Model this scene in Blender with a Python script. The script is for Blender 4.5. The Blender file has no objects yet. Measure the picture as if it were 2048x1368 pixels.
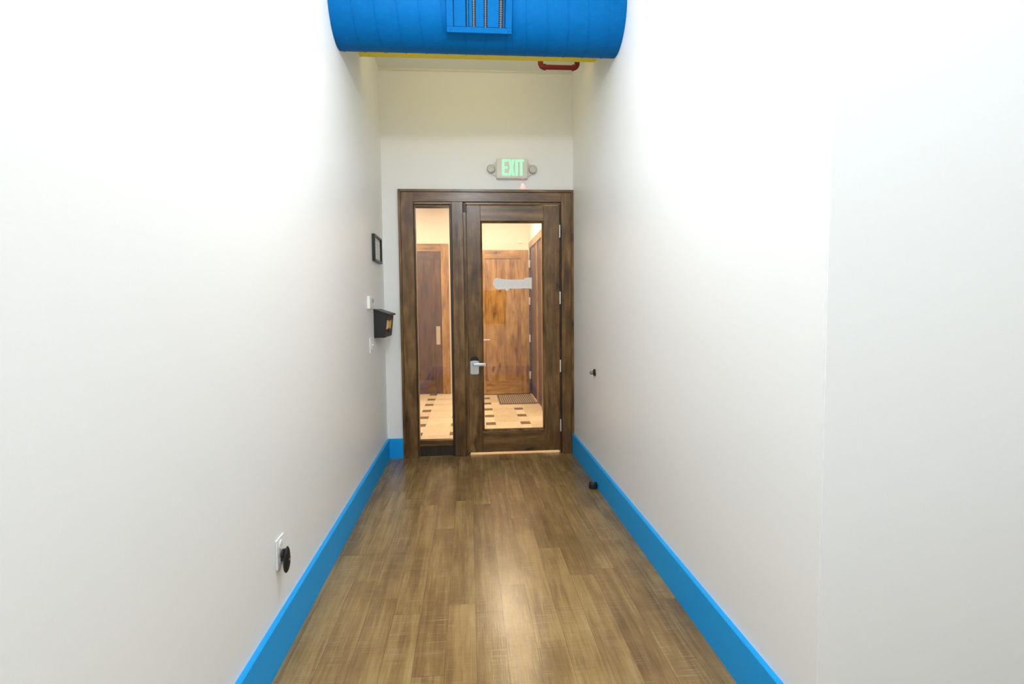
import bpy, bmesh, math, random
from mathutils import Vector, Matrix
random.seed(7)
SC = bpy.context.scene
COL = SC.collection
# ------------------------------------------------------------------ layout (metres)
XL, XR, D = -0.675, 0.856, 4.487        # corridor walls and end wall
CEIL = 3.085
YB = 7.86                               # foyer back wall
FZ = 2.62                               # foyer ceiling
# ------------------------------------------------------------------ materials
def new_mat(name):
    m = bpy.data.materials.new(name); m.use_nodes = True
    nt = m.node_tree
    for n in list(nt.nodes): nt.nodes.remove(n)
    out = nt.nodes.new('ShaderNodeOutputMaterial')
    b = nt.nodes.new('ShaderNodeBsdfPrincipled')
    nt.links.new(b.outputs[0], out.inputs[0])
    return m, nt, b
class NT:
    def __init__(s, nt): s.nt = nt
    def n(s, t, **k):
        o = s.nt.nodes.new(t)
        for a, v in k.items(): setattr(o, a, v)
        return o
    def link(s, a, b): s.nt.links.new(a, b)
    def math(s, op, a, b=None, c=None):
        o = s.n('ShaderNodeMath', operation=op)
        for i, v in enumerate((a, b, c)):
            if v is None: continue
            if isinstance(v, (int, float)): o.inputs[i].default_value = v
            else: s.link(v, o.inputs[i])
        return o.outputs[0]
    def ramp(s, f, stops):
        o = s.n('ShaderNodeValToRGB'); e = o.color_ramp.elements
        while len(e) < len(stops): e.new(0.5)
        for i, (p, c) in enumerate(stops):
            e[i].position = p; e[i].color = (*c, 1)
        s.link(f, o.inputs[0]); return o.outputs[0]
    def mix(s, f, a, b, mode='MIX'):
        o = s.n('ShaderNodeMix', data_type='RGBA', blend_type=mode)
        for i, v in ((0, f), (6, a), (7, b)):
            if isinstance(v, (int, float)): o.inputs[i].default_value = v
            elif isinstance(v, tuple): o.inputs[i].default_value = (*v, 1)
            else: s.link(v, o.inputs[i])
        return o.outputs[2]
    def noise(s, vec, scale=5, detail=4, rough=.5, dist=0):
        o = s.n('ShaderNodeTexNoise')
        o.inputs['Scale'].default_value = scale; o.inputs['Detail'].default_value = detail
        o.inputs['Roughness'].default_value = rough; o.inputs['Distortion'].default_value = dist
        s.link(vec, o.inputs['Vector']); return o.outputs[0]
    def mapping(s, vec, scale=(1, 1, 1), loc=(0, 0, 0)):
        o = s.n('ShaderNodeMapping'); o.inputs['Scale'].default_value = scale
        o.inputs['Location'].default_value = loc
        s.link(vec, o.inputs[0]); return o.outputs[0]
    def coord(s): return s.n('ShaderNodeTexCoord').outputs['Object']
    def bump(s, h, b, strength=.1, dist=.01):
        o = s.n('ShaderNodeBump'); o.inputs['Strength'].default_value = strength
        o.inputs['Distance'].default_value = dist
        s.link(h, o.inputs['Height']); s.link(o.outputs[0], b.inputs['Normal'])
def paint(name, col, rough=.5, var=.03, bump=.04, scale=60, spec=.5, metal=0):
    m, nt, b = new_mat(name); t = NT(nt); c = t.coord()
    n = t.noise(c, scale, 3)
    lo = tuple(max(0, x * (1 - var)) for x in col); hi = tuple(min(1, x * (1 + var)) for x in col)
    t.link(t.ramp(n, [(.3, lo), (.7, hi)]), b.inputs['Base Color'])
    b.inputs['Roughness'].default_value = rough
    b.inputs['Specular IOR Level'].default_value = spec
    b.inputs['Metallic'].default_value = metal
    if bump: t.bump(n, b, bump, .002)
    return m
def emit(name, col, power, base=(.5, .5, .5)):
    m, nt, b = new_mat(name); t = NT(nt)
    n = t.noise(t.coord(), 40, 2)
    t.link(t.ramp(n, [(.3, tuple(x * .96 for x in col)), (.7, col)]), b.inputs['Emission Color'])
    b.inputs['Emission Strength'].default_value = power
    b.inputs['Base Color'].default_value = (*base, 1)
    b.inputs['Roughness'].default_value = .4
    return m
def wood(name, axis, dark, mid, light, rough=.38, knots=True, seed=0., contrast=1.):
    """knotty alder; axis = direction of the grain"""
    m, nt, b = new_mat(name); t = NT(nt); c = t.coord()
    s = [7., 7., 7.]; s['xyz'.index(axis)] = .8
    oi = t.n('ShaderNodeObjectInfo')
    off = t.math('MULTIPLY', oi.outputs['Random'], 37.)
    cx = t.n('ShaderNodeCombineXYZ')
    for i in range(3): t.link(off, cx.inputs[i])
    add = t.n('ShaderNodeVectorMath', operation='ADD'); t.link(c, add.inputs[0]); t.link(cx.outputs[0], add.inputs[1])
    v = t.mapping(add.outputs[0], tuple(s), (seed, seed * 2, seed * 3))
    g1 = t.noise(v, 1.6, 5, .55, 1.4)
    s2 = [90., 90., 90.]; s2['xyz'.index(axis)] = 5.
    g2 = t.noise(t.mapping(add.outputs[0], tuple(s2)), 1., 4, .6)
    s3 = [5.5, 5.5, 5.5]; s3['xyz'.index(axis)] = 2.4
    g3 = t.noise(t.mapping(add.outputs[0], tuple(s3), (3, 1, 8)), 2.2, 5, .62)
    f = t.math('ADD', t.math('MULTIPLY', g1, .45), t.math('ADD', t.math('MULTIPLY', g2, .22), t.math('MULTIPLY', g3, .33)))
    w = .12 / contrast
    col = t.ramp(f, [(.5 - w, dark), (.5, mid), (.5 + w, light)])
    if knots:
        s4 = [1., 1., 1.]; s4['xyz'.index(axis)] = .45
        vo = t.n('ShaderNodeTexVoronoi'); vo.inputs['Scale'].default_value = 7.
        nz = t.noise(add.outputs[0], 14, 2)
        wv = t.n('ShaderNodeVectorMath', operation='ADD')
        t.link(t.mapping(add.outputs[0], tuple(s4)), wv.inputs[0])
        sc = t.n('ShaderNodeVectorMath', operation='SCALE'); t.link(nz, sc.inputs[0]); sc.inputs['Scale'].default_value = .06
        t.link(sc.outputs[0], wv.inputs[1]); t.link(wv.outputs[0], vo.inputs['Vector'])
        k = t.ramp(vo.outputs['Distance'], [(.05, (1, 1, 1)), (.2, (0, 0, 0))])
        col = t.mix(t.math('MULTIPLY', k, .75), col, tuple(x * .35 for x in dark))
    t.link(col, b.inputs['Base Color'])
    b.inputs['Roughness'].default_value = rough
    t.bump(g2, b, .12, .002)
    return m
WALL = paint('white_wall_paint', (.875, .87, .858), .42, .008, .05, 220)
CEILP = paint('cream_ceiling_paint', (.80, .785, .70), .6, .01, .05, 120)
CREAM = paint('cream_foyer_paint', (.84, .77, .66), .6, .01, .04, 150)
BLUE = paint('blue_baseboard_paint', (.008, .355, .82), .5, .03, .04, 90, spec=.22)
DUCTB = paint('blue_duct_paint', (.0, .118, .355), .6, .06, .05, 45, spec=.08)
YELLOW = paint('yellow_beam_paint', (.82, .66, .03), .5, .04, .04, 40)
RED = paint('red_pipe_paint', (.17, .003, .005), .4, .08, .05, 60)
WHITEP = paint('white_plastic', (.86, .86, .85), .35, .01, 0, 50)
CREAMP = paint('off_white_plastic', (.80, .76, .68), .4, .01, 0, 50)
CLEARP = paint('frosted_plastic', (.74, .73, .66), .25, .02, 0, 50)
LENS = paint('lamp_lens', (.66, .65, .58), .2, .25, .6, 180)
RING = paint('grey_lamp_ring', (.46, .45, .40), .35, .05, 0, 60)
BLACKM = paint('black_textured_metal', (.012, .011, .010), .42, .35, .35, 320)
BLACKP = paint('black_plastic', (.008, .008, .007), .35, .1, .02, 80)
RUBBER = paint('black_rubber', (.012, .011, .010), .55, .2, .1, 150)
GREYR = paint('grey_rubber', (.16, .17, .16), .55, .1, .1, 150)
NICKEL = paint('satin_nickel', (.70, .71, .70), .33, .04, .03, 200, metal=.85)
CHROME = paint('bright_steel', (.82, .82, .84), .28, .02, 0, 100, metal=.7)
HINGE = paint('pale_steel_hinge', (.80, .76, .70), .4, .03, 0, 120, metal=.3)
BRASS = paint('dull_nickel_push_plate', (.60, .50, .36), .42, .05, .03, 150, metal=.6)
DARKM = paint('dark_bronze_metal', (.10, .095, .10), .35, .1, 0, 80, metal=.6)
SILVER = paint('grey_galvanised_steel', (.15, .15, .165), .5, .3, .2, 260, metal=.1)
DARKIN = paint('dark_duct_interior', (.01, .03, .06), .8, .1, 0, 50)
PAPER = paint('white_paper', (.80, .80, .78), .7, .01, 0, 60)
GREYPAPER = paint('grey_print', (.42, .43, .42), .7, .03, 0, 80)
def vinyl_mat():
    m, nt, b = new_mat('white_translucent_vinyl'); t = NT(nt)
    n = t.noise(t.coord(), 60, 2); c = t.ramp(n, [(.3, (.90, .88, .86)), (.7, (.95, .93, .91))])
    t.link(c, b.inputs['Base Color']); b.inputs['Roughness'].default_value = .5
    tl = t.n('ShaderNodeBsdfTranslucent'); t.link(c, tl.inputs[0]); mx = t.n('ShaderNodeMixShader'); mx.inputs[0].default_value = .22
    out = [q for q in nt.nodes if q.type == 'OUTPUT_MATERIAL'][0]
    t.link(b.outputs[0], mx.inputs[1]); t.link(tl.outputs[0], mx.inputs[2]); t.link(mx.outputs[0], out.inputs[0])
    return m
DECAL = vinyl_mat()
STY = paint('yellow_sticker', (.95, .62, .0), .5, .03, 0, 50)
STW = paint('white_sticker', (.9, .82, .76), .5, .02, 0, 50)
STR = paint('orange_red_sticker', (.62, .12, .01), .5, .05, 0, 50)
GREENE = emit('green_exit_glow', (.33, .80, .46), 1., (.05, .3, .12))
REDE = emit('red_led_glow', (1., .16, .10), 1.4)
AW = ((.050, .022, .006), (.150, .074, .020), (.275, .150, .050))
WZ = wood('alder_vertical', 'z', *AW, rough=.28)
WX = wood('alder_horizontal', 'x', *AW, rough=.28)
WY = wood('alder_along', 'y', *AW, rough=.36)
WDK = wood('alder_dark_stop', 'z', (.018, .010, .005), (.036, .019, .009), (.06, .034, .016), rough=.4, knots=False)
FW = ((.15, .066, .013), (.35, .178, .045), (.52, .30, .09))
FWZ = wood('foyer_alder_vertical', 'z', *FW, rough=.4)
FWX = wood('foyer_alder_horizontal', 'x', *FW, rough=.4)
FWY = wood('foyer_alder_along', 'y', *FW, rough=.4)
FDX = wood('foyer_dark_alder_horizontal', 'x', (.05, .022, .009), (.10, .045, .019), (.16, .078, .034), rough=.4)
FDZ = wood('foyer_dark_alder', 'z', (.05, .022, .009), (.10, .045, .019), (.16, .078, .034), rough=.4)
def glass_mat():
    m = bpy.data.materials.new('thin_clear_glass'); m.use_nodes = True
    nt = m.node_tree; t = NT(nt)
    for n in list(nt.nodes): nt.nodes.remove(n)
    out = t.n('ShaderNodeOutputMaterial'); mx = t.n('ShaderNodeMixShader')
    tr = t.n('ShaderNodeBsdfTransparent'); gl = t.n('ShaderNodeBsdfGlossy'); gl.inputs['Roughness'].default_value = .0
    tr.inputs[0].default_value = (.97, .98, .97, 1)
    fr = t.n('ShaderNodeFresnel'); fr.inputs[0].default_value = 1.58
    sm = t.noise(t.coord(), 3, 2)       # faint smears
    t.link(t.math('MULTIPLY', fr.outputs[0], t.math('ADD', .9, t.math('MULTIPLY', sm, .25))), mx.inputs[0])
    t.link(tr.outputs[0], mx.inputs[1]); t.link(gl.outputs[0], mx.inputs[2]); t.link(mx.outputs[0], out.inputs[0])
    return m
GLASS = glass_mat()
def floor_mat():
    m, nt, b = new_mat('rustic_oak_plank_floor'); t = NT(nt); c = t.coord()
    sp = t.n('ShaderNodeSeparateXYZ'); t.link(c, sp.inputs[0]); x, y = sp.outputs[0], sp.outputs[1]
    u = t.math('DIVIDE', t.math('SUBTRACT', x, .008), .108)
    iu = t.math('FLOOR', u); fu = t.math('SUBTRACT', u, iu)
    wn = t.n('ShaderNodeTexWhiteNoise', noise_dimensions='1D'); t.link(iu, wn.inputs['W'])
    v = t.math('ADD', t.math('DIVIDE', y, 1.22), t.math('MULTIPLY', wn.outputs[0], 7.3))
    iv = t.math('FLOOR', v); fv = t.math('SUBTRACT', v, iv)
    cb = t.n('ShaderNodeCombineXYZ'); t.link(iu, cb.inputs[0]); t.link(iv, cb.inputs[1])
    w2 = t.n('ShaderNodeTexWhiteNoise', noise_dimensions='2D'); t.link(cb.outputs[0], w2.inputs['Vector'])
    tone = w2.outputs[0]
    cb2 = t.n('ShaderNodeCombineXYZ'); t.link(t.math('MULTIPLY', tone, 9.), cb2.inputs[2])
    add = t.n('ShaderNodeVectorMath', operation='ADD'); t.link(c, add.inputs[0]); t.link(cb2.outputs[0], add.inputs[1])
    P = add.outputs[0]
    g1 = t.noise(t.mapping(P, (26, 1.3, 1)), 1., 5, .6, .6)       # long grain
    g2 = t.noise(t.mapping(P, (160, 7, 1)), 1., 4, .65)            # fine grain
    g3 = t.noise(t.mapping(P, (5, 230, 1)), 1., 3, .6)             # cross saw marks
    g4 = t.noise(t.mapping(P, (2.2, 1.2, 1)), 2.2, 4, .55)         # cloudy patches
    msk = t.ramp(t.noise(t.mapping(P, (9, 3, 1)), 1., 3, .6), [(.42, (0, 0, 0)), (.62, (1, 1, 1))])
    f = t.math('ADD', t.math('MULTIPLY', g1, .42), t.math('ADD', t.math('MULTIPLY', g4, .36), t.math('MULTIPLY', g2, .22)))
    f = t.math('ADD', f, t.math('MULTIPLY', t.math('SUBTRACT', tone, .5), .09))
    col = t.ramp(f, [(.33, (.12, .062, .020)), (.47, (.235, .136, .046)), (.56, (.33, .205, .074)), (.68, (.44, .295, .118))])
    saw = t.ramp(g3, [(.56, (0, 0, 0)), (.72, (1, 1, 1))])
    col = t.mix(t.math('MULTIPLY', t.math('MULTIPLY', saw, msk), .7), col, (.42, .31, .19))
    saw2 = t.ramp(g3, [(.28, (1, 1, 1)), (.42, (0, 0, 0))])
    col = t.mix(t.math('MULTIPLY', saw2, .28), col, (.06, .035, .018))
    eu = t.math('MULTIPLY', t.math('MINIMUM', fu, t.math('SUBTRACT', 1., fu)), .108)
    ev = t.math('MULTIPLY', t.math('MINIMUM', fv, t.math('SUBTRACT', 1., fv)), 1.22)
    e = t.math('MINIMUM', eu, ev)
    seam = t.math('LESS_THAN', e, .0009)
    col = t.mix(t.math('MULTIPLY', seam, .55), col, (.035, .02, .01))
    t.link(col, b.inputs['Base Color'])
    t.link(t.math('ADD', .17, t.math('MULTIPLY', g1, .14)), b.inputs['Roughness'])
    h = t.math('ADD', t.math('MULTIPLY', g2, .6), t.math('SUBTRACT', t.math('MULTIPLY', g3, .5), t.math('MULTIPLY', seam, 1.5)))
    t.bump(h, b, .16, .002)
    return m
FLOORM = floor_mat()
def tile_mat():
    m, nt, b = new_mat('cream_plank_tile_with_dark_insets'); t = NT(nt); c = t.coord()
    sp = t.n('ShaderNodeSeparateXYZ'); t.link(c, sp.inputs[0]); x, y = sp.outputs[0], sp.outputs[1]
    PX, PY = .3655, .41
    u = t.math('DIVIDE', t.math('SUBTRACT', x, .525), PX); v = t.math('DIVIDE', t.math('SUBTRACT', y, 5.662), PY)
    iu, iv = t.math('FLOOR', u), t.math('FLOOR', v)
    fx = t.math('MULTIPLY', t.math('SUBTRACT', u, iu), PX); fy = t.math('MULTIPLY', t.math('SUBTRACT', v, iv), PY)
    dark = t.math('MULTIPLY', t.math('MULTIPLY', t.math('LESS_THAN', fx, .104), t.math('LESS_THAN', fy, .14)), t.math('GREATER_THAN', y, 4.8))
    cell = t.math('ADD', t.math('MULTIPLY', t.math('GREATER_THAN', fx, .104), 3.7), t.math('MULTIPLY', t.math('GREATER_THAN', fy, .14), 7.1))
    cb = t.n('ShaderNodeCombineXYZ'); t.link(t.math('ADD', iu, cell), cb.inputs[0]); t.link(t.math('ADD', iv, t.math('MULTIPLY', cell, 1.7)), cb.inputs[1])
    wn = t.n('ShaderNodeTexWhiteNoise', noise_dimensions='2D'); t.link(cb.outputs[0], wn.inputs['Vector'])
    g = t.noise(t.mapping(c, (6, 3, 1)), 3, 4, .6, 1.)
    f = t.math('ADD', t.math('MULTIPLY', g, .6), t.math('MULTIPLY', wn.outputs[0], .4))
    col = t.ramp(f, [(.25, (.62, .50, .34)), (.5, (.71, .60, .44)), (.75, (.80, .70, .53))])
    g2 = t.ramp(g, [(.3, (.13, .085, .05)), (.7, (.24, .17, .11))])
    col = t.mix(dark, col, g2)
    def near(a, p):
        return t.math('LESS_THAN', t.math('ABSOLUTE', t.math('SUBTRACT', a, p)), .0018)
    gr = t.math('MAXIMUM', t.math('MAXIMUM', near(fx, .001), near(fx, .104)), t.math('MAXIMUM', near(fy, .001), near(fy, .14)))
    col = t.mix(t.math('MULTIPLY', gr, .4), col, (.35, .25, .14))
    t.link(col, b.inputs['Base Color']); b.inputs['Roughness'].default_value = .4
    t.bump(g, b, .05, .002)
    return m
TILE = tile_mat()
def mat_mat():
    m, nt, b = new_mat('ribbed_doormat_fibre'); t = NT(nt); c = t.coord()
    n = t.noise(c, 160, 3)
    t.link(t.ramp(n, [(.3, (.10, .07, .05)), (.7, (.19, .135, .10))]), b.inputs['Base Color'])
    b.inputs['Roughness'].default_value = .9; t.bump(n, b, .4, .003)
    return m
MATM = mat_mat()
MATR = paint('pale_mat_rib', (.42, .33, .25), .9, .1, .3, 200)
# ------------------------------------------------------------------ mesh helpers
def box(bm, x0, x1, y0, y1, z0, z1, bev=0., seg=2):
    r = bmesh.ops.create_cube(bm, size=1)
    vs = r['verts']
    for v in vs:
        v.co = Vector(((x0 + x1) / 2 + v.co.x * (x1 - x0), (y0 + y1) / 2 + v.co.y * (y1 - y0), (z0 + z1) / 2 + v.co.z * (z1 - z0)))
    if bev:
        es = {e for v in vs for e in v.link_edges}
        bmesh.ops.bevel(bm, geom=list(es), offset=bev, segments=seg, affect='EDGES', profile=.5)
def prism(bm, pts, a0, a1, axis='y'):
    """closed polygon pts (2-D) extruded along axis from a0 to a1"""
    def P(p, a):
        if axis == 'y': return (p[0], a, p[1])
        if axis == 'x': return (a, p[0], p[1])
        return (p[0], p[1], a)
    A = [bm.verts.new(P(p, a0)) for p in pts]; B = [bm.verts.new(P(p, a1)) for p in pts]
    bm.faces.new(A); bm.faces.new(B[::-1])
    n = len(pts)
    for i in range(n): bm.faces.new((A[i], A[(i + 1) % n], B[(i + 1) % n], B[i]))
    bmesh.ops.recalc_face_normals(bm, faces=bm.faces)
def tube(bm, path, r, seg=16, cap=True):
    path = [Vector(p) for p in path]; rings = []
    for i, p in enumerate(path):
        t = (path[min(i + 1, len(path) - 1)] - path[max(i - 1, 0)]).normalized()
        up = Vector((0, 0, 1)) if abs(t.z) < .9 else Vector((0, 1, 0))
        a = t.cross(up).normalized(); b = t.cross(a)
        rr = r[i] if isinstance(r, (list, tuple)) else r
        rings.append([bm.verts.new(p + (a * math.cos(2 * math.pi * k / seg) + b * math.sin(2 * math.pi * k / seg)) * rr) for k in range(seg)])
    for A, B in zip(rings, rings[1:]):
        for k in range(seg): bm.faces.new((A[k], A[(k + 1) % seg], B[(k + 1) % seg], B[k]))
    if cap: bm.faces.new(rings[0][::-1]); bm.faces.new(rings[-1])
    bmesh.ops.recalc_face_normals(bm, faces=bm.faces)
def lathe(bm, prof, origin, axis, seg=28):
    """prof: list of (radius, distance along axis) from origin"""
    ax = Vector(axis).normalized(); up = Vector((0, 0, 1)) if abs(ax.z) < .9 else Vector((0, 1, 0))
    a = ax.cross(up).normalized(); b = ax.cross(a); o = Vector(origin); rings = []
    for r, d in prof:
        rings.append([bm.verts.new(o + ax * d + (a * math.cos(2 * math.pi * k / seg) + b * math.sin(2 * math.pi * k / seg)) * max(r, 1e-5)) for k in range(seg)])
    for A, B in zip(rings, rings[1:]):
        for k in range(seg): bm.faces.new((A[k], A[(k + 1) % seg], B[(k + 1) % seg], B[k]))
    bm.faces.new(rings[0][::-1]); bm.faces.new(rings[-1])
    bmesh.ops.recalc_face_normals(bm, faces=bm.faces)
def wpos(o):
    v = Vector((0, 0, 0))
    while o: v += o.location; o = o.parent
    return v
def obj(name, bm, mat, parent=None, origin=None, smooth=False, label=None):
    """bm is in world coordinates; the object's origin goes to `origin`"""
    me = bpy.data.meshes.new(name)
    o = bpy.data.objects.new(name, me); COL.objects.link(o)
    if parent: o.parent = parent
    base = wpos(parent) if parent else Vector((0, 0, 0))
    if origin is None: origin = base
    o.location = Vector(origin) - base
    for v in bm.verts: v.co -= Vector(origin)
    bm.to_mesh(me); bm.free()
    me.materials.append(mat)
    if smooth:
        for p in me.polygons: p.use_smooth = True
        me.set_sharp_from_angle(angle=math.radians(35))
    if label: o['label'] = label
    return o
def bx(name, mat, parent, *a, bev=0., label=None):
    bm = bmesh.new(); box(bm, *a, bev=bev); return obj(name, bm, mat, parent, label=label)
def thing(name, label, cat, loc, kind=None, group=None):
    o = bpy.data.objects.new(name, None); COL.objects.link(o); o.location = loc; o.empty_display_size = .1
    o['label'] = label; o['category'] = cat
    if kind: o['kind'] = kind
    if group: o['group'] = group
    return o
def tag(o, label, cat, group=None):
    o['label'] = label; o['category'] = cat
    if group: o['group'] = group
    return o
def struct(name, mat, *boxes, label=None, cat=None):
    bm = bmesh.new()
    for b in boxes: box(bm, *b)
    o = obj(name, bm, mat); o['kind'] = 'structure'
    if label: o['label'] = label; o['category'] = cat
    return o
# ------------------------------------------------------------------ room shell
LB = -0.93; LX = 4.2                     # cross passage behind and right of the camera
struct('floor', FLOORM, (XL - .12, LX + .1, LB - .1, D + .02, -.1, 0), label='brown oak plank floor running down the corridor', cat='floor')
struct('ceiling', CEILP, (XL - .12, LX + .1, LB - .1, D + .1, CEIL, CEIL + .1), label='cream ceiling above the corridor behind the yellow beam', cat='ceiling')
struct('wall_left', WALL, (XL - .12, XL, LB, D + .1, 0, CEIL), label='plain white wall along the left of the corridor', cat='wall')
struct('wall_right', WALL, (XR, XR + .12, 1.2685, D, 0, CEIL), label='plain white wall along the right of the corridor', cat='wall')
struct('wall_passage', WALL, (XR + .0018, LX, 1.262, 1.38, 0, CEIL), label='white wall face right of the vertical corner seam', cat='wall')
struct('wall_passage_end', WALL, (LX, LX + .1, LB, 1.38, 0, CEIL))
struct('wall_behind', WALL, (XL - .12, LX + .1, LB - .1, LB, 0, CEIL))
# end wall with the opening for the door frame
OX0, OX1, OZ = -.528, .838, 2.138
struct('wall_end', WALL, (XL, OX0, D, D + .12, 0, CEIL), (OX1, XR, D, D + .12, 0, CEIL), (OX0, OX1, D, D + .12, OZ, CEIL),
       label='white end wall above and beside the wooden door', cat='wall')
struct('trim_1', CEILP, (XL, XR, D - .022, D, CEIL - .012, CEIL), label='thin cream strip where the end wall meets the ceiling', cat='trim')
def baseboard(name, pts, a0, a1, axis, label):
    bm = bmesh.new(); prism(bm, pts, a0, a1, axis); o = obj(name, bm, BLUE); o['kind'] = 'structure'; o['label'] = label; o['category'] = 'baseboard'
    return o
BH, BT = .1616, .0167
baseboard('baseboard_left', [(XL, 0), (XL + BT, 0), (XL + BT, BH - .004), (XL + BT - .004, BH), (XL, BH)], LB, D, 'y', 'blue baseboard along the foot of the left wall')
baseboard('baseboard_right', [(XR, 0), (XR - BT, 0), (XR - BT, BH - .004), (XR - BT + .004, BH), (XR, BH)], 1.262, D, 'y', 'blue baseboard along the foot of the right wall')
baseboard('baseboard_end', [(D, 0), (D - BT, 0), (D - BT, BH - .004), (D - BT + .004, BH), (D, BH)], XL + BT, -.549, 'x', 'short blue baseboard between left wall and door frame')
baseboard('baseboard_behind', [(LB, 0), (LB + BT, 0), (LB + BT, BH - .004), (LB + BT - .004, BH), (LB, BH)], XL + BT, LX, 'x', 'blue baseboard on the wall behind the viewpoint')
baseboard('baseboard_passage', [(1.262, 0), (1.262 - BT, 0), (1.262 - BT, BH - .004), (1.262 - BT + .004, BH), (1.262, BH)], XR - BT, LX, 'x', 'blue baseboard under the wall face right of the seam')
# foyer beyond the door
FX = -2.0
struct('floor_foyer', TILE, (FX, XR + .12, D + .02, YB + .1, -.1, 0), label='cream tile floor with dark insets seen through the glass', cat='floor')
struct('ceiling_foyer', CREAM, (FX, XR + .12, D + .1, YB + .1, FZ, FZ + .1))
struct('wall_foyer_back', CREAM, (FX, XR + .12, YB, YB + .1, 0, FZ), label='cream wall at the back of the foyer', cat='wall')
struct('wall_foyer_left', CREAM, (FX - .1, FX, D + .1, YB + .1, 0, FZ))
RD0, RD1 = 6.38, 7.72                   # timber doorway in the right foyer wall
struct('wall_foyer_right', CREAM, (XR, XR + .12, D + .12, RD0, 0, FZ), (XR, XR + .12, RD1, YB, 0, FZ), (XR, XR + .12, RD0, RD1, 2.12, FZ),
       label='cream wall along the right side of the foyer', cat='wall')
# ------------------------------------------------------------------ entrance door with its frame
YF = D - .014                           # casing front
d1 = thing('door_1', 'glazed dark wood entrance door at the end of the corridor', 'door', (.365, D, 0), 'structure')
def frame_piece(name, mat, parent, *a, bev=.003): return bx(name, mat, parent, *a, bev=bev)
frm = bx('door_frame', WZ, d1, -.529, -.430, YF, D + .1, 0, OZ - .0005, bev=.002)   # left casing and jamb
def sub(name, mat, *a, bev=.002, parent=None): return bx(name, mat, parent or frm, *a, bev=bev)
sub('casing', WZ, .757, .8365, YF, D + .1, 0, OZ - .0005)                             # right
sub('casing', WX, -.4305, .7565, YF, D + .1, 2.062, OZ - .0005)                       # head
sub('mullion', WZ, -.127, -.038, YF, D + .1, 0, 2.0615)
sub('back_band', WZ, -.5485, -.5295, YF - .008, D - .0005, 0, 2.1585)
sub('back_band', WZ, .837, .8552, YF - .008, D - .0005, 0, 2.1585)
sub('back_band', WX, -.529, .8365, YF - .008, D - .0005, 2.1385, 2.1585)
# rebates the leaf closes into
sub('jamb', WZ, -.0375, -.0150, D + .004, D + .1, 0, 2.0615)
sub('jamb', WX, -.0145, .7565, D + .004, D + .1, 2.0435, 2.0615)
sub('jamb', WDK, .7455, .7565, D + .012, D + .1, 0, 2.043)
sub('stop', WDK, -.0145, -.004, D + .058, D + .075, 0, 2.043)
# leaf
YL0, YL1 = D + .006, D + .05
leaf = bx('door_leaf', WZ, d1, -.0105, .1005, YL0, YL1, .024, 2.0365, bev=.002)        # lock stile is the leaf's own mesh
sub('stile', WZ, .6155, .7425, YL0, YL1, .024, 2.0365, parent=leaf)
sub('rail', WX, .1007, .6153, YL0, YL1, 1.9135, 2.0365, parent=leaf)
sub('rail', WX, .1007, .6153, YL0, YL1, .024, .197, parent=leaf)
bm = bmesh.new()
def bead(bm, x0, x1, z0, z1, w, yf, yb):
    """bevelled glazing bead: four mitred strips sloping back to the pane"""
    o = [(x0, z0), (x1, z0), (x1, z1), (x0, z1)]; i = [(x0 + w, z0 + w), (x1 - w, z0 + w), (x1 - w, z1 - w), (x0 + w, z1 - w)]
    for k in range(4):
        a, b_, c_, d_ = o[k], o[(k + 1) % 4], i[(k + 1) % 4], i[k]
        vs = [bm.verts.new((p[0], y, p[1])) for y, p in ((yf, a), (yf, b_), (yf + .012, c_), (yf + .012, d_), (yb, a), (yb, b_), (yb, c_), (yb, d_))]
        for f in ((0, 1, 2, 3), (7, 6, 5, 4), (0, 4, 5, 1), (1, 5, 6, 2), (2, 6, 7, 3), (3, 7, 4, 0)): bm.faces.new([vs[q] for q in f])
    bmesh.ops.recalc_face_normals(bm, faces=bm.faces)
bead(bm, .1008, .6152, .1972, 1.9133, .0135, YL0 + .001, YL1 - .002)
obj('glazing_bead', bm, WZ, leaf)
pane = bx('glass_pane', GLASS, d1, .1135, .6025, D + .026, D + .030, .2085, 1.902)
# white lettering shape on the pane
pts = []
Z0 = 1.405
top = [(.200, 1.425), (.206, 1.443), (.216, 1.4535), (.232, 1.4575), (.247, 1.4555), (.262, 1.4500), (.285, 1.4465), (.330, 1.4430), (.338, 1.4455), (.345, 1.4425),
       (.420, 1.4435), (.452, 1.4440), (.455, 1.4545), (.470, 1.4545), (.480, 1.4585), (.5165, 1.4585)]
bot = [(.5165, 1.3640), (.495, 1.3700), (.470, 1.3715), (.400, 1.3690), (.333, 1.3690), (.318, 1.3560), (.311, 1.3470), (.303, 1.3560), (.296, 1.3670), (.262, 1.3655),
       (.247, 1.3625), (.232, 1.3640), (.216, 1.3730), (.204, 1.3900), (.1975, 1.4080)]
bm = bmesh.new(); prism(bm, top + bot, D + .0250, D + .0258, 'y')
obj('window_lettering', bm, DECAL, pane, label='white lettering patch stuck on the glass')
# hinges on the right edge
for z in (1.755, 1.305, .785, .285) if False else (1.83, 1.29, .73, .235):
    bm = bmesh.new(); tube(bm, [(.7455, D - .004, z - .051), (.7455, D - .004, z + .051)], .0062, 12)
    for q in (-.017, .017): tube(bm, [(.7455, D - .004, z + q - .0012), (.7455, D - .004, z + q + .0012)], .0068, 12)
    obj('hinge', bm, HINGE, d1, smooth=True)
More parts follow.
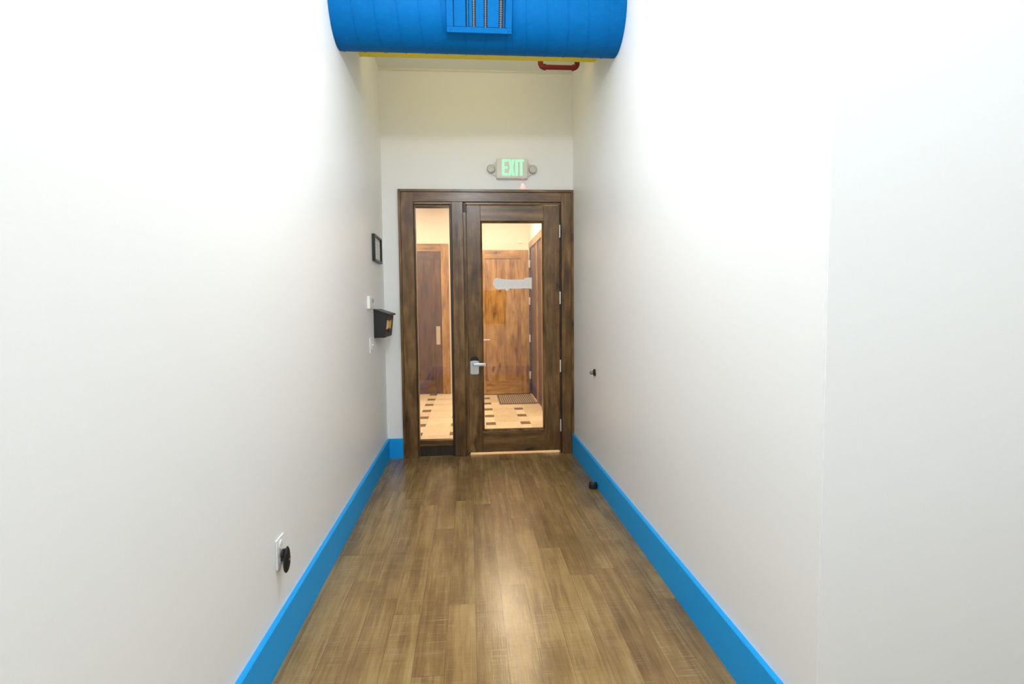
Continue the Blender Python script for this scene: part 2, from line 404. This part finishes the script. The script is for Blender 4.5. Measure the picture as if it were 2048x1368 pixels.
# lock plate with lever
bm = bmesh.new()
cx_, hw = .0385, .0345
out = []
for k in range(13):
    a = math.pi * k / 12; out.append((cx_ + hw * math.cos(a), .785 + .034 * math.sin(a)))
for k in range(7):
    a = math.pi + math.pi / 2 * k / 6; out.append((cx_ - hw + .014 + .014 * math.cos(a), .687 + .014 * math.sin(a)))
for k in range(7):
    a = 1.5 * math.pi + math.pi / 2 * k / 6; out.append((cx_ + hw - .014 + .014 * math.cos(a), .687 + .014 * math.sin(a)))
prism(bm, out, D - .010, D + .0058, 'y')
bmesh.ops.bevel(bm, geom=[e for e in bm.edges if all(abs(v.co.y - (D - .010)) < 1e-5 for v in e.verts)], offset=.003, segments=2, affect='EDGES')
lock = obj('lock_plate', bm, NICKEL, d1, smooth=True, label='satin nickel lock plate')
bm = bmesh.new()
cap = [(cx_ + (hw + .0012) * math.cos(math.pi * k / 16), .7885 + .0325 * math.sin(math.pi * k / 16)) for k in range(17)]
cap = [(cx_ + hw + .0012, .782)] + cap + [(cx_ - hw - .0012, .782), (cx_ - .017, .7865), (cx_, .788), (cx_ + .017, .7865)]
prism(bm, cap, D - .0135, D + .0056, 'y')
obj('cover_cap', bm, BLACKP, lock, label='black rounded cap on the lock plate')
bm = bmesh.new()
lathe(bm, [(.0165, 0), (.0165, .012), (.0115, .018), (.0105, .046)], (.0375, D - .010, .7585), (0, -1, 0), 20)
box(bm, .027, .118, D - .066, D - .050, .7465, .7705, bev=.004)
prism(bm, [(.108, D - .066), (.128, D - .064), (.138, D - .052), (.140, D - .030), (.132, D - .030), (.130, D - .046), (.124, D - .052), (.108, D - .052)], .7475, .7695, 'z')
obj('lever_handle', bm, CHROME, lock, smooth=True, label='bright steel lever handle')
# small catch at the top left corner of the leaf
bm = bmesh.new(); tube(bm, [(-.0285, D - .002, 1.985), (-.0285, D - .002, 2.043)], .0095, 14); box(bm, -.038, -.019, D, D + .006, 2.030, 2.058, bev=.002)
ct = obj('door_catch', bm, DARKM, d1, smooth=True, label='dark metal catch at the top corner')
bx('catch_plate', DARKM, ct, -.0105, -.002, D - .003, D + .0055, 1.985, 2.018, bev=.002)
# ------------------------------------------------------------------ sidelight
w1 = thing('window_1', 'narrow tall glass sidelight left of the entrance door', 'window', (-.28, D, 0), 'structure')
wf = bx('window_frame', WZ, w1, -.4295, -.418, D + .022, D + .1, .0005, 2.0615, bev=.0015)
def ws(name, mat, *a): return bx(name, mat, wf, *a, bev=.0015)
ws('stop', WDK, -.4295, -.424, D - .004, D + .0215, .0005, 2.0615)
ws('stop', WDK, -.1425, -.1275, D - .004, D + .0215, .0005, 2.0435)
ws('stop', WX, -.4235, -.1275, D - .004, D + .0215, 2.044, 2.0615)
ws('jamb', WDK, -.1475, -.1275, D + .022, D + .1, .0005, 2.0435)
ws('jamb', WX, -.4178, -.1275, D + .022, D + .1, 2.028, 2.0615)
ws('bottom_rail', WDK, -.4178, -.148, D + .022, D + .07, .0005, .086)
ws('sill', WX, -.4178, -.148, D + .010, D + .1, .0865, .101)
ws('sill', WX, -.4178, -.148, D + .040, D + .1, .1015, .126)
bx('glass_pane', GLASS, w1, -.4178, -.148, D + .052, D + .056, .1265, 2.0275)
# ------------------------------------------------------------------ foyer doors
d2 = thing('door_2', 'brown wooden panel door with push plate seen through the sidelight', 'door', (-.8, YB, 0), 'structure')
fr2 = bx('door_frame', FWZ, d2, -.385, -.278, YB - .03, YB - .001, 0, 2.12, bev=.003)
bx('casing', FWX, fr2, -1.3, -.3855, YB - .03, YB - .001, 2.012, 2.12, bev=.003)
bx('casing', FWZ, fr2, -1.407, -1.3005, YB - .03, YB - .001, 0, 2.12, bev=.003)
lf2 = bx('door_leaf', FDZ, d2, -1.299, -.3865, YB - .012, YB - .001, .01, 2.011)
for a in ((-.475, -.3865, .01, 2.011), (-1.299, -1.21, .01, 2.011)):
    bx('stile', FDZ, lf2, a[0], a[1], YB - .020, YB - .0125, a[2], a[3], bev=.002)
for a in ((1.905, 2.011), (.01, .2)):
    bx('rail', FDX, lf2, -1.209, -.476, YB - .020, YB - .0125, a[0], a[1], bev=.002)
pp = bx('push_plate', BRASS, d2, -.466, -.409, YB - .0225, YB - .0205, .705, .965, label='pale metal push plate')
for z in (.735, .935):
    bm = bmesh.new(); lathe(bm, [(.006, 0), (.006, .002), (.003, .003)], (-.4375, YB - .0225, z), (0, -1, 0), 12); obj('screw', bm, HINGE, pp)
bm = bmesh.new(); tube(bm, [(-.72, YB - .05, .47), (-.72, YB - .05, .60)], .010, 10); box(bm, -.73, -.71, YB - .05, YB - .02, .47, .49); box(bm, -.73, -.71, YB - .05, YB - .02, .58, .60)
# open leaf resting against the back wall
d3 = thing('door_3', 'open honey brown panel door seen through the entrance door glass', 'door', (.83, 7.70, 0), 'structure')
ya, yb_ = 7.650, 7.692
lf3 = bx('door_leaf', FWZ, d3, .722, .833, ya, yb_, .014, 2.012, bev=.002)
bx('stile', FWZ, lf3, .02, .2255, ya, yb_, .014, 2.012, bev=.002) if False else bx('stile', FWZ, lf3, .118, .2285, ya, yb_, .014, 2.012, bev=.002)
bx('rail', FWX, lf3, .229, .7215, ya, yb_, 1.893, 2.012, bev=.002)
bx('rail', FWX, lf3, .229, .7215, ya, yb_, .014, .196, bev=.002)
bx('panel', FDZ if False else FWZ, lf3, .229, .7215, ya + .010, yb_ - .006, .1965, 1.8925)
bm = bmesh.new(); lathe(bm, [(.024, 0), (.024, .008), (.010, .012), (.010, .05)], (.165, ya, .777), (0, -1, 0), 18); box(bm, .155, .285, ya - .062, ya - .048, .768, .786, bev=.004)
obj('lever_handle', bm, CHROME, d3, smooth=True)
for z in (1.82, 1.305, .785, .27):
    bm = bmesh.new(); box(bm, .8335, .8545, ya - .004, ya + .0, z - .052, z + .052, bev=.0015); tube(bm, [(.838, ya - .004, z - .052), (.838, ya - .004, z + .052)], .006, 10)
    obj('hinge', bm, HINGE, d3, smooth=True)
# timber doorway in the right foyer wall
d4 = thing('door_4', 'dark wooden door in slanting brown frame on right foyer wall', 'door', (XR, 7.05, 0), 'structure')
fr4 = bx('door_frame', FWY, d4, XR - .012, XR + .1, RD0 + .001, RD1 - .001, 2.03, 2.118, bev=.003)
bx('casing', FWZ, fr4, XR - .012, XR + .1, RD0 + .001, RD0 + .035, 0, 2.0295, bev=.003)
bx('casing', FWZ, fr4, XR - .010, XR + .1, 6.855, 6.915, 0, 2.0295, bev=.003)
bx('casing', FDZ, fr4, XR - .004, XR + .1, 7.69, RD1 - .001, 0, 2.0295, bev=.003)
lf4 = bx('door_leaf', FDZ, d4, XR + .010, XR + .085, 6.916, 7.689, .01, 2.029)
bx('panel', FDZ, d4, XR + .008, XR + .085, RD0 + .036, 6.854, .01, 2.029)
for z in (.70, .75):
    bx('strike_plate', HINGE, lf4, XR + .006, XR + .0095, 7.02, 7.04, z, z + .03)
# wall unit above
al = thing('alarm_light', 'small white alarm unit on cream wall above the open brown door', 'alarm', (.735, YB, 2.14))
bm = bmesh.new(); prism(bm, [(.705, 2.128), (.765, 2.128), (.765, 2.142), (.748, 2.150), (.740, 2.165), (.730, 2.165), (.722, 2.150), (.705, 2.142)], YB - .012, YB - .0005, 'y'); obj('housing', bm, WHITEP, al)
bx('lens', WHITEP, al, .728, .742, YB - .016, YB - .0125, 2.132, 2.152, bev=.002)
# door mat
mt = thing('doormat', 'brown striped doormat on the cream tile floor by the open door', 'doormat', (.6, 7.2, 0))
bx('base', MATM, mt, .368, .845, 6.865, 7.60, .001, .010, bev=.003)
for k in range(17):
    xx = .392 + k * .0270
    bx('rib', MATR, mt, xx, xx + .011, 6.885, 7.58, .0102, .0135)
# ------------------------------------------------------------------ blue duct with grille
A = Vector((XL, 3.073, 2.799)); B = Vector((XR, 3.149, 2.830)); RD = .2
axis = (B - A).normalized(); e1 = Vector((0, -1, 0)); e1 = (e1 - axis * e1.dot(axis)).normalized(); e2 = axis.cross(e1).normalized()
if e2.z > 0: e2 = -e2                     # e1 points to the camera, e2 points down
Lb = (B - A).length
bm = bmesh.new(); NS = 64
P0, P1 = A + axis * .0015, B - axis * .0015
rings = []
NL = 24
for i in range(NL + 1):
    c = P0.lerp(P1, i / NL)
    # ends are cut flush with the walls (planes x = const)
    ring = []
    for k in range(NS):
        a = 2 * math.pi * k / NS; p = c + (e1 * math.cos(a) + e2 * math.sin(a)) * RD
        tgt = c.x
        p = p + axis * ((tgt - p.x) / axis.x)
        ring.append(bm.verts.new(p))
    rings.append(ring)
for R0, R1 in zip(rings, rings[1:]):
    for k in range(NS): bm.faces.new((R0[k], R0[(k + 1) % NS], R1[(k + 1) % NS], R1[k]))
# raised spiral lock seam, wound round and round
PITCH = .1105; turns = Lb / PITCH; n = int(turns * 48)
prev = None
for i in range(n + 1):
    s = Lb * i / n; a = 2 * math.pi * s / PITCH + .8
    p = A + axis * s
    rad = (e1 * math.cos(a) + e2 * math.sin(a))
    if not (XL + .004 < p.x < XR - .004): prev = None; continue
    sec = [bm.verts.new(p + rad * (RD - .002) - axis * .004), bm.verts.new(p + rad * (RD + .0022) - axis * .0022),
           bm.verts.new(p + rad * (RD + .0022) + axis * .0022), bm.verts.new(p + rad * (RD - .002) + axis * .004)]
    if prev:
        for q in range(3): bm.faces.new((prev[q], prev[q + 1], sec[q + 1], sec[q]))
    prev = sec
bmesh.ops.recalc_face_normals(bm, faces=bm.faces)
duct = obj('air_duct', bm, DUCTB, origin=(A + B) / 2, smooth=True)
tag(duct, 'round blue spiral air duct crossing the corridor near the ceiling', 'duct')
# grille on the lower front of the duct, in its own frame (u along duct, w outward, v down)
th = math.radians(24)
W = (e1 * math.cos(th) + e2 * math.sin(th)); V = (-e1 * math.sin(th) + e2 * math.cos(th)) ; U = axis
gc = A + axis * ((.064 - XL) / axis.x) + W * (RD + .004)
def gbox(bm, u0, u1, v0, v1, w0, w1, bev=0):
    b2 = bmesh.new(); box(b2, u0, u1, v0, v1, w0, w1, bev=bev)
    vm = {}
    for v in b2.verts: vm[v] = bm.verts.new(gc + U * v.co.x + V * v.co.y + W * v.co.z)
    for f in b2.faces: bm.faces.new([vm[v] for v in f.verts])
    b2.free(); bmesh.ops.recalc_face_normals(bm, faces=bm.faces)
HU, HV = .168, .100
bm = bmesh.new()
gbox(bm, -HU, HU, -HV, -HV + .032, -.03, .022, .002); gbox(bm, -HU, HU, HV - .026, HV, -.03, .022, .002)
gbox(bm, -HU, -HU + .034, -HV + .032, HV - .026, -.03, .022, .002); gbox(bm, HU - .034, HU, -HV + .032, HV - .026, -.03, .022, .002)
gr = obj('vent_grille', bm, DUCTB, duct)
u0, u1, v0, v1 = -HU + .034, HU - .034, -HV + .032, HV - .026
def fr_(t): return u0 + (u1 - u0) * t
bm = bmesh.new(); gbox(bm, u0, u1, v0, v1, -.004, -.001); obj('back_plate', bm, DARKIN, gr)
for a, b_, wz in ((.015, .235, .012), (.262, .292, .010), (.305, .362, .014), (.432, .585, .014), (.655, .872, .014), (.962, .985, .012)):
    bm = bmesh.new(); gbox(bm, fr_(a), fr_(b_), v0 + .0015, v1 - .0015, wz - .004, wz, .0008); obj('blade', bm, DUCTB, gr)
for a, b_ in ((.372, .418), (.598, .64), (.885, .945)):
    bm = bmesh.new(); m_ = fr_((a + b_) / 2)
    gbox(bm, m_ - .0022, m_ + .0022, v0, v1, .0, .006)
    nn = 14
    for k in range(nn):
        vv = v0 + (v1 - v0) * (k + .5) / nn
        gbox(bm, fr_(a), fr_(b_), vv - .0020, vv + .0012, -.0008, .004)
    obj('damper_strip', bm, SILVER, gr, label='bare grey damper strip')
for su in (-1, 1):
    bm = bmesh.new(); lathe(bm, [(.004, 0), (.004, .0015), (.002, .0025)], gc + U * (su * (HU - .018)) + V * (HV - .013) + W * .022, W, 12); obj('screw', bm, DUCTB, gr)
# ------------------------------------------------------------------ yellow beam, red pipe
bm = bmesh.new()
box(bm, XL, XR, 3.52, 3.715, 2.835, 2.862); box(bm, XL, XR, 3.60, 3.615, 2.862, CEIL - .014); box(bm, XL, XR, 3.52, 3.712, CEIL - .014, CEIL)
o = obj('steel_beam', bm, YELLOW, origin=(.09, 3.61, 2.848)); tag(o, 'yellow painted steel beam spanning the corridor behind the blue duct', 'beam')
sp = thing('sprinkler_pipe', 'short red u-shaped sprinkler pipe hanging from ceiling behind yellow beam', 'pipe', (.67, 4.05, CEIL))
yp, zp, xa, xb = 4.05, 2.940, .540, .806
bm = bmesh.new(); tube(bm, [(xa + .03, yp, zp), (xb - .025, yp, zp)], .0165, 16); obj('pipe_run', bm, RED, sp, smooth=True)
def elbow(x, s):
    bm = bmesh.new(); path = []
    for k in range(9):
        a = math.pi / 2 * k / 8
        path.append((x + s * (.028 - .028 * math.cos(a)), yp, zp + .028 - .028 * math.sin(a)) )
    path = [(x, yp, zp + .04)] + path
    tube(bm, path, .0195, 16)
    lathe(bm, [(.0225, 0), (.0225, .010)], (x + s * .026, yp, zp), (s, 0, 0), 16)
    obj('elbow', bm, RED, sp, smooth=True)
    bm = bmesh.new(); tube(bm, [(x, yp, zp + .035), (x, yp, CEIL)], .0155, 16); obj('riser', bm, RED, sp, smooth=True)
elbow(xa, 1); elbow(xb, -1)
# ------------------------------------------------------------------ exit sign
ex = thing('exit_sign', 'white green-lettered exit sign with two lamps above the door', 'sign', (.357, D, 2.31))
Ye = D - .05
EX0, EX1, EZ0, EZ1 = .2335, .4825, 2.240, 2.3945
bm = bmesh.new(); box(bm, EX0, EX1, Ye, D - .0005, EZ0, EZ1, bev=.006); obj('housing', bm, CREAMP, ex, smooth=True)
LX0, LX1, LZ0, LZ1 = .2775, .4525, 2.2605, 2.3885
def letter(parts):
    bm = bmesh.new()
    for p in parts: prism(bm, p, Ye - .0015, Ye + .0005, 'y')
    obj('letter', bm, GREENE, ex, label='glowing green letter')
H = LZ1 - LZ0; st = .0185; hb = .019
def rect(a, b_, c_, d_): return [(a, c_), (b_, c_), (b_, d_), (a, d_)]
x = LX0
letter([rect(x, x + st, LZ0, LZ1), rect(x + st, x + .046, LZ1 - hb, LZ1), rect(x + st, x + .044, LZ0 + H * .42, LZ0 + H * .42 + hb), rect(x + st, x + .046, LZ0, LZ0 + hb)])
x = LX0 + .050
zm = (LZ0 + LZ1) / 2
letter([[(x, LZ1), (x + .0205, LZ1), (x + .0255, zm + .024), (x + .0305, LZ1), (x + .0505, LZ1), (x + .0370, zm), (x + .0505, LZ0), (x + .0305, LZ0), (x + .0255, zm - .024), (x + .0205, LZ0), (x, LZ0), (x + .0135, zm)]])
x = LX0 + .1065
letter([rect(x, x + st + .001, LZ0, LZ1)])
x = LX0 + .1300
letter([rect(x, x + .047, LZ1 - hb, LZ1), rect(x + .0138, x + .0332, LZ0, LZ1 - hb)])
for s, xc, zc, edge in ((-1, .1905, 2.3165, EX0), (1, .5245, 2.3150, EX1)):
    bm = bmesh.new()
    prism(bm, [(edge, zc + .060), (edge, zc - .055), (xc + s * .004, zc - .030), (xc + s * .004, zc + .026)] if s > 0 else [(edge, zc + .062), (xc - .004, zc + .026), (xc - .004, zc - .030), (edge, zc - .055)], D - .018, D - .0008, 'y')
    br = obj('side_bracket', bm, CLEARP, ex)
    bm = bmesh.new(); lathe(bm, [(.026, 0), (.0315, .006), (.0325, .030), (.0300, .036), (.0265, .036), (.0262, .033)], (xc, D - .012, zc), (0, -1, 0), 28)
    lh = obj('lamp_head', bm, RING, ex, smooth=True)
    bm = bmesh.new(); lathe(bm, [(.026, 0), (.0255, .002), (.016, .0045), (.004, .0055)], (xc, D - .0452, zc), (0, -1, 0), 28)
    for k in range(6):
        a = math.pi * k / 6
        c_, s_ = math.cos(a) * .024, math.sin(a) * .024
        tube(bm, [(xc - c_, D - .0490, zc - s_), (xc, D - .0512, zc), (xc + c_, D - .0490, zc + s_)], .0011, 6)
    obj('lamp_lens', bm, LENS, lh)
bm = bmesh.new(); lathe(bm, [(.004, 0), (.004, .003), (.002, .005)], (.4455, D - .03, EZ0 + .0005), (0, 0, -1), 12)
obj('indicator_light', bm, REDE, ex, label='small red indicator light')
# ------------------------------------------------------------------ left wall
pf = thing('picture_frame', 'small black framed notice hanging on the left wall', 'picture frame', (XL, 4.137, 1.65))
py0, py1, pz0, pz1 = 3.975, 4.30, 1.555, 1.745
bm = bmesh.new(); fw = .022
box(bm, XL + .0005, XL + .022, py0, py0 + fw, pz0, pz1, bev=.001); box(bm, XL + .0005, XL + .022, py1 - fw, py1, pz0, pz1, bev=.001)
box(bm, XL + .0005, XL + .022, py0 + fw, py1 - fw, pz0, pz0 + .016, bev=.001); box(bm, XL + .0005, XL + .022, py0 + fw, py1 - fw, pz1 - .016, pz1, bev=.001)
obj('frame', bm, BLACKP, pf)
pg = bx('paper', PAPER, pf, XL + .001, XL + .008, py0 + fw, py1 - fw, pz0 + .016, pz1 - .016)
for k, z in enumerate((.150, .126, .104, .082, .062)):
    bx('print_line', GREYPAPER, pg, XL + .0081, XL + .0086, py0 + .075, py1 - (.08 if k % 2 else .11), pz0 + z, pz0 + z + .0022)
th_ = thing('thermostat', 'small white thermostat on left wall above the black mailbox', 'thermostat', (XL, 3.85, 1.26))
bx('back_plate', CREAMP, th_, XL + .0005, XL + .010, 3.801, 3.962, 1.219, 1.290, bev=.002)
bx('cover', WHITEP, th_, XL + .0005, XL + .020, 3.725, 3.80, 1.215, 1.300, bev=.004)
bx('display', GREYPAPER, th_, XL + .0102, XL + .0120, 3.872, 3.915, 1.255, 1.282, bev=.001)
bx('button', WHITEP, th_, XL + .0102, XL + .0130, 3.93, 3.945, 1.235, 1.262, bev=.001)
mb = thing('mailbox', 'black metal mailbox with yellow sticker on left wall beside the door', 'mailbox', (XL, 4.14, 1.01))
my0, my1 = 3.970, 4.33
bm = bmesh.new()
prism(bm, [(XL + .0005, 1.009), (-.601, 1.009), (-.5820, 1.178), (XL + .0005, 1.209)], my0, my1, 'y')
bmesh.ops.bevel(bm, geom=list(bm.edges), offset=.002, segments=2, affect='EDGES')
obj('body', bm, BLACKM, mb)
bm = bmesh.new()
prism(bm, [(XL + .0005, 1.2095), (-.573, 1.1755), (-.571, 1.168), (-.567, 1.168), (-.568, 1.1795), (XL + .0005, 1.2145)], my0 - .004, my1 + .004, 'y')
obj('lid', bm, BLACKM, mb)
def fx(z): return -.601 + (z - 1.009) / .169 * .019     # front face
def slab(name, mat, y0, y1, z0, z1, t, parent, label=None, t0=.0003):
    bm = bmesh.new(); prism(bm, [(fx(z0) + t0, z0), (fx(z0) + t, z0), (fx(z1) + t, z1), (fx(z1) + t0, z1)], y0, y1, 'y'); return obj(name, bm, mat, parent, label=label)
st_ = slab('sticker', STW, 4.010, 4.085, 1.068, 1.132, .0012, mb, 'white and yellow sticker')
slab('sticker_panel', STY, 4.0855, 4.235, 1.068, 1.132, .0012, st_)
slab('sticker_mark', STR, 4.06, 4.20, 1.122, 1.131, .0018, st_, t0=.0013)
slab('sticker_mark', STR, 4.06, 4.18, 1.068, 1.075, .0018, st_, t0=.0013)
bm = bmesh.new(); lathe(bm, [(.008, 0), (.008, .006), (.005, .008)], (fx(1.052), 4.13, 1.052), (1, 0, 0), 16); obj('lock_knob', bm, BLACKP, mb)
ls = thing('light_switch', 'white light switch on left wall just below the black mailbox', 'light switch', (XL, 3.84, .968))
bx('plate', WHITEP, ls, XL + .0005, XL + .007, 3.782, 3.896, .915, 1.020, bev=.002)
bx('rocker', WHITEP, ls, XL + .0072, XL + .010, 3.822, 3.858, .938, .996, bev=.001)
bx('toggle', WHITEP, ls, XL + .0101, XL + .020, 3.834, 3.846, .963, .973, bev=.002)
wo = thing('wall_outlet', 'white electrical outlet low on the left wall', 'outlet', (XL, 1.937, .37))
bx('plate', WHITEP, wo, XL + .0005, XL + .006, 1.898, 1.976, .317, .422, bev=.0025)
for z in (.394, .342):
    bm = bmesh.new(); lathe(bm, [(.0165, 0), (.0165, .002), (.0155, .0028)], (XL + .0062, 1.937, z), (1, 0, 0), 24); rc = obj('receptacle', bm, WHITEP, wo, smooth=True)
    for dy, hh in ((-.0065, .004), (.0065, .0035)):
        bx('slot', BLACKP, rc, XL + .0091, XL + .0094, 1.937 + dy - .0008, 1.937 + dy + .0008, z - hh, z + hh)
pl = thing('plug_in_air_freshener', 'black oval plug-in device stuck in the low wall outlet', 'air freshener', (XL, 1.937, .345))
bm = bmesh.new()
lathe(bm, [(.016, 0), (.0215, .002), (.022, .010), (.018, .013)], (XL + .0096, 1.935, .357), (1, 0, 0), 28)
obj('plug_neck', bm, BLACKP, pl, smooth=True)
bm = bmesh.new()
bmesh.ops.create_uvsphere(bm, u_segments=32, v_segments=20, radius=1)
for v in bm.verts:
    z = v.co.z; w = 1 - .10 * z
    v.co = Vector((XL + .0290 + v.co.x * .0105 * (1 + .15 * -z) + .003 * z, 1.925 + v.co.y * .0235 * w, .345 + z * .047))
bd = obj('body', bm, BLACKP, pl, smooth=True)
bm = bmesh.new(); box(bm, XL + .0390, XL + .0402, 1.918, 1.930, .345, .3475); obj('logo_mark', bm, GREYPAPER, bd)
# ------------------------------------------------------------------ door stops on the right
ds = thing('wall_doorstop', 'black round bumper doorstop fixed on the right wall', 'doorstop', (XR, 3.705, .763))
bm = bmesh.new(); lathe(bm, [(.024, 0), (.0245, .006), (.021, .011), (.011, .013), (.010, .015)], (XR - .0005, 3.705, .763), (-1, 0, 0), 28); obj('mounting_plate', bm, BLACKP, ds, smooth=True)
bm = bmesh.new(); lathe(bm, [(.0095, 0), (.0125, .004), (.0125, .017), (.0105, .020)], (XR - .0155, 3.705, .763), (-1, 0, 0), 24); obj('bumper', bm, GREYR, ds, smooth=True)
fs = thing('floor_doorstop', 'black dome doorstop standing on floor beside the blue right baseboard', 'doorstop', (.811, 3.575, 0))
bm = bmesh.new()
R_ = .0275
prof = [(R_, 0), (R_ * 1.02, .004), (R_ * 1.0, .026), (R_ * .93, .036), (R_ * .75, .041), (R_ * .3, .0425)]
lathe(bm, prof, (.811, 3.575, .0005), (0, 0, 1), 32)
for v in bm.verts:                      # flat striking face towards the door swing
    if v.co.y > 3.575 + .012: v.co.y = 3.575 + .012 + (v.co.y - 3.587) * .15
obj('body', bm, RUBBER, fs, smooth=True)
bm = bmesh.new(); lathe(bm, [(.009, 0), (.009, .0015), (.005, .0025)], (.811, 3.572, .0428), (0, 0, 1), 16); obj('screw_cap', bm, GREYR, fs, smooth=True)
# dark framed panel on the wall behind the viewpoint (seen only as a reflection in the door glass)
nb = thing('notice_board', 'dark framed board on the white wall behind the viewpoint', 'notice board', (.46, LB, 1.23))
bx('board', BLACKP, nb, .275, .640, LB + .0005, LB + .012, .945, 1.515)
for a in ((.260, .2748, .93, 1.53), (.6402, .655, .93, 1.53), (.275, .640, .93, .9448), (.275, .640, 1.5152, 1.53)):
    bx('frame_bar', BLACKM, nb, a[0], a[1], LB + .0005, LB + .020, a[2], a[3], bev=.002)
# ------------------------------------------------------------------ lights
def light(name, kind, loc, power, col=(1, 1, 1), size=.1, rot=None, size_y=None):
    l = bpy.data.lights.new(name, kind); l.energy = power; l.color = col
    if kind == 'AREA':
        l.size = size
        if size_y: l.shape = 'RECTANGLE'; l.size_y = size_y
        else: l.shape = 'DISK'
    else: l.shadow_soft_size = size
    o = bpy.data.objects.new(name, l); COL.objects.link(o); o.location = loc
    if rot: o.rotation_euler = rot
    return o
K = 1.0
DOWN = (0, 0, 0)
light('corridor_pendant_lamp', 'POINT', (0.02, 1.80, 2.66), 29 * K, (.90, .95, 1), .05)
for x, y, p in ((.15, -.15, 4), (2.2, .15, 7.5)):
    light('passage_pendant_lamp', 'POINT', (x, y, 2.66), p * K, (.80, .905, 1), .09)
light('corridor_fill_light', 'AREA', (.09, 1.8, CEIL - .01), 7 * K, (.80, .895, 1), 1.2, DOWN, 1.6)  # added overhead fill to brighten the side walls, not a known fixture
light('passage_fill_light', 'AREA', (.6, .1, CEIL - .01), 9.5 * K, (.80, .895, 1), 1.8, DOWN, 1.4)  # added soft fill that evens out the wall brightness, no real panel here
light('beam_fill_uplight', 'AREA', (.09, 3.665, 2.872), 1.8 * K, (.92, .97, .88), 1.0, (math.pi, 0, 0), .06)  # added hidden uplight; its ceiling bounce lifts the upper end wall
light('rear_fill_light', 'AREA', (.6, -1.2, CEIL - .01), 64 * K, (.80, .91, 1), 2.0, DOWN, 2.0)  # added ambient fill panel behind the viewpoint, stands for no real lamp
WARM = (1, .785, .55)
for x, y in ((.42, 6.86), (.47, 5.73), (-.95, 6.86), (-.95, 5.73)):
    l = light('foyer_downlight', 'AREA', (x, y, FZ - .004), 17 * K, WARM, .12)
sl = light('exit_sign_red_led', 'SPOT', (.4455, D - .022, EZ0 - .006), .24, (1, .12, .08), .002)
sl.data.spot_size = math.radians(42); sl.data.spot_blend = .6
sl.rotation_euler = (math.radians(26), 0, 0)
w = bpy.data.worlds.new('world'); SC.world = w; w.use_nodes = True
w.node_tree.nodes['Background'].inputs[0].default_value = (.9, .95, 1, 1); w.node_tree.nodes['Background'].inputs[1].default_value = .3
# ------------------------------------------------------------------ camera
yaw, pit, rol, F_, hc = .0770857741, .0614723764, -.0105890257, 1101.86763, 1.21047289
cy, sy = math.cos(yaw), math.sin(yaw)
Fv = Vector((sy * math.cos(pit), cy * math.cos(pit), -math.sin(pit))); Rv = Vector((cy, -sy, 0)); Uv = Rv.cross(Fv)
r = Rv * math.cos(rol) + Uv * math.sin(rol); u = -Rv * math.sin(rol) + Uv * math.cos(rol)
cd = bpy.data.cameras.new('camera'); cam = bpy.data.objects.new('camera', cd); COL.objects.link(cam)
cd.sensor_width = 36; cd.lens = F_ * 36 / 2048; cd.clip_start = .05
M = Matrix((r, u, -Fv)).transposed().to_4x4(); M.translation = Vector((0, 0, hc)); cam.matrix_world = M
SC.camera = cam
SC.view_settings.view_transform = 'Standard'; SC.view_settings.look = 'None'
SC.view_settings.gamma = 1; SC.view_settings.use_curve_mapping = False; SC.view_settings.exposure = 0.30
SC.cycles.max_bounces = 12; SC.cycles.diffuse_bounces = 8; SC.cycles.transparent_max_bounces = 16
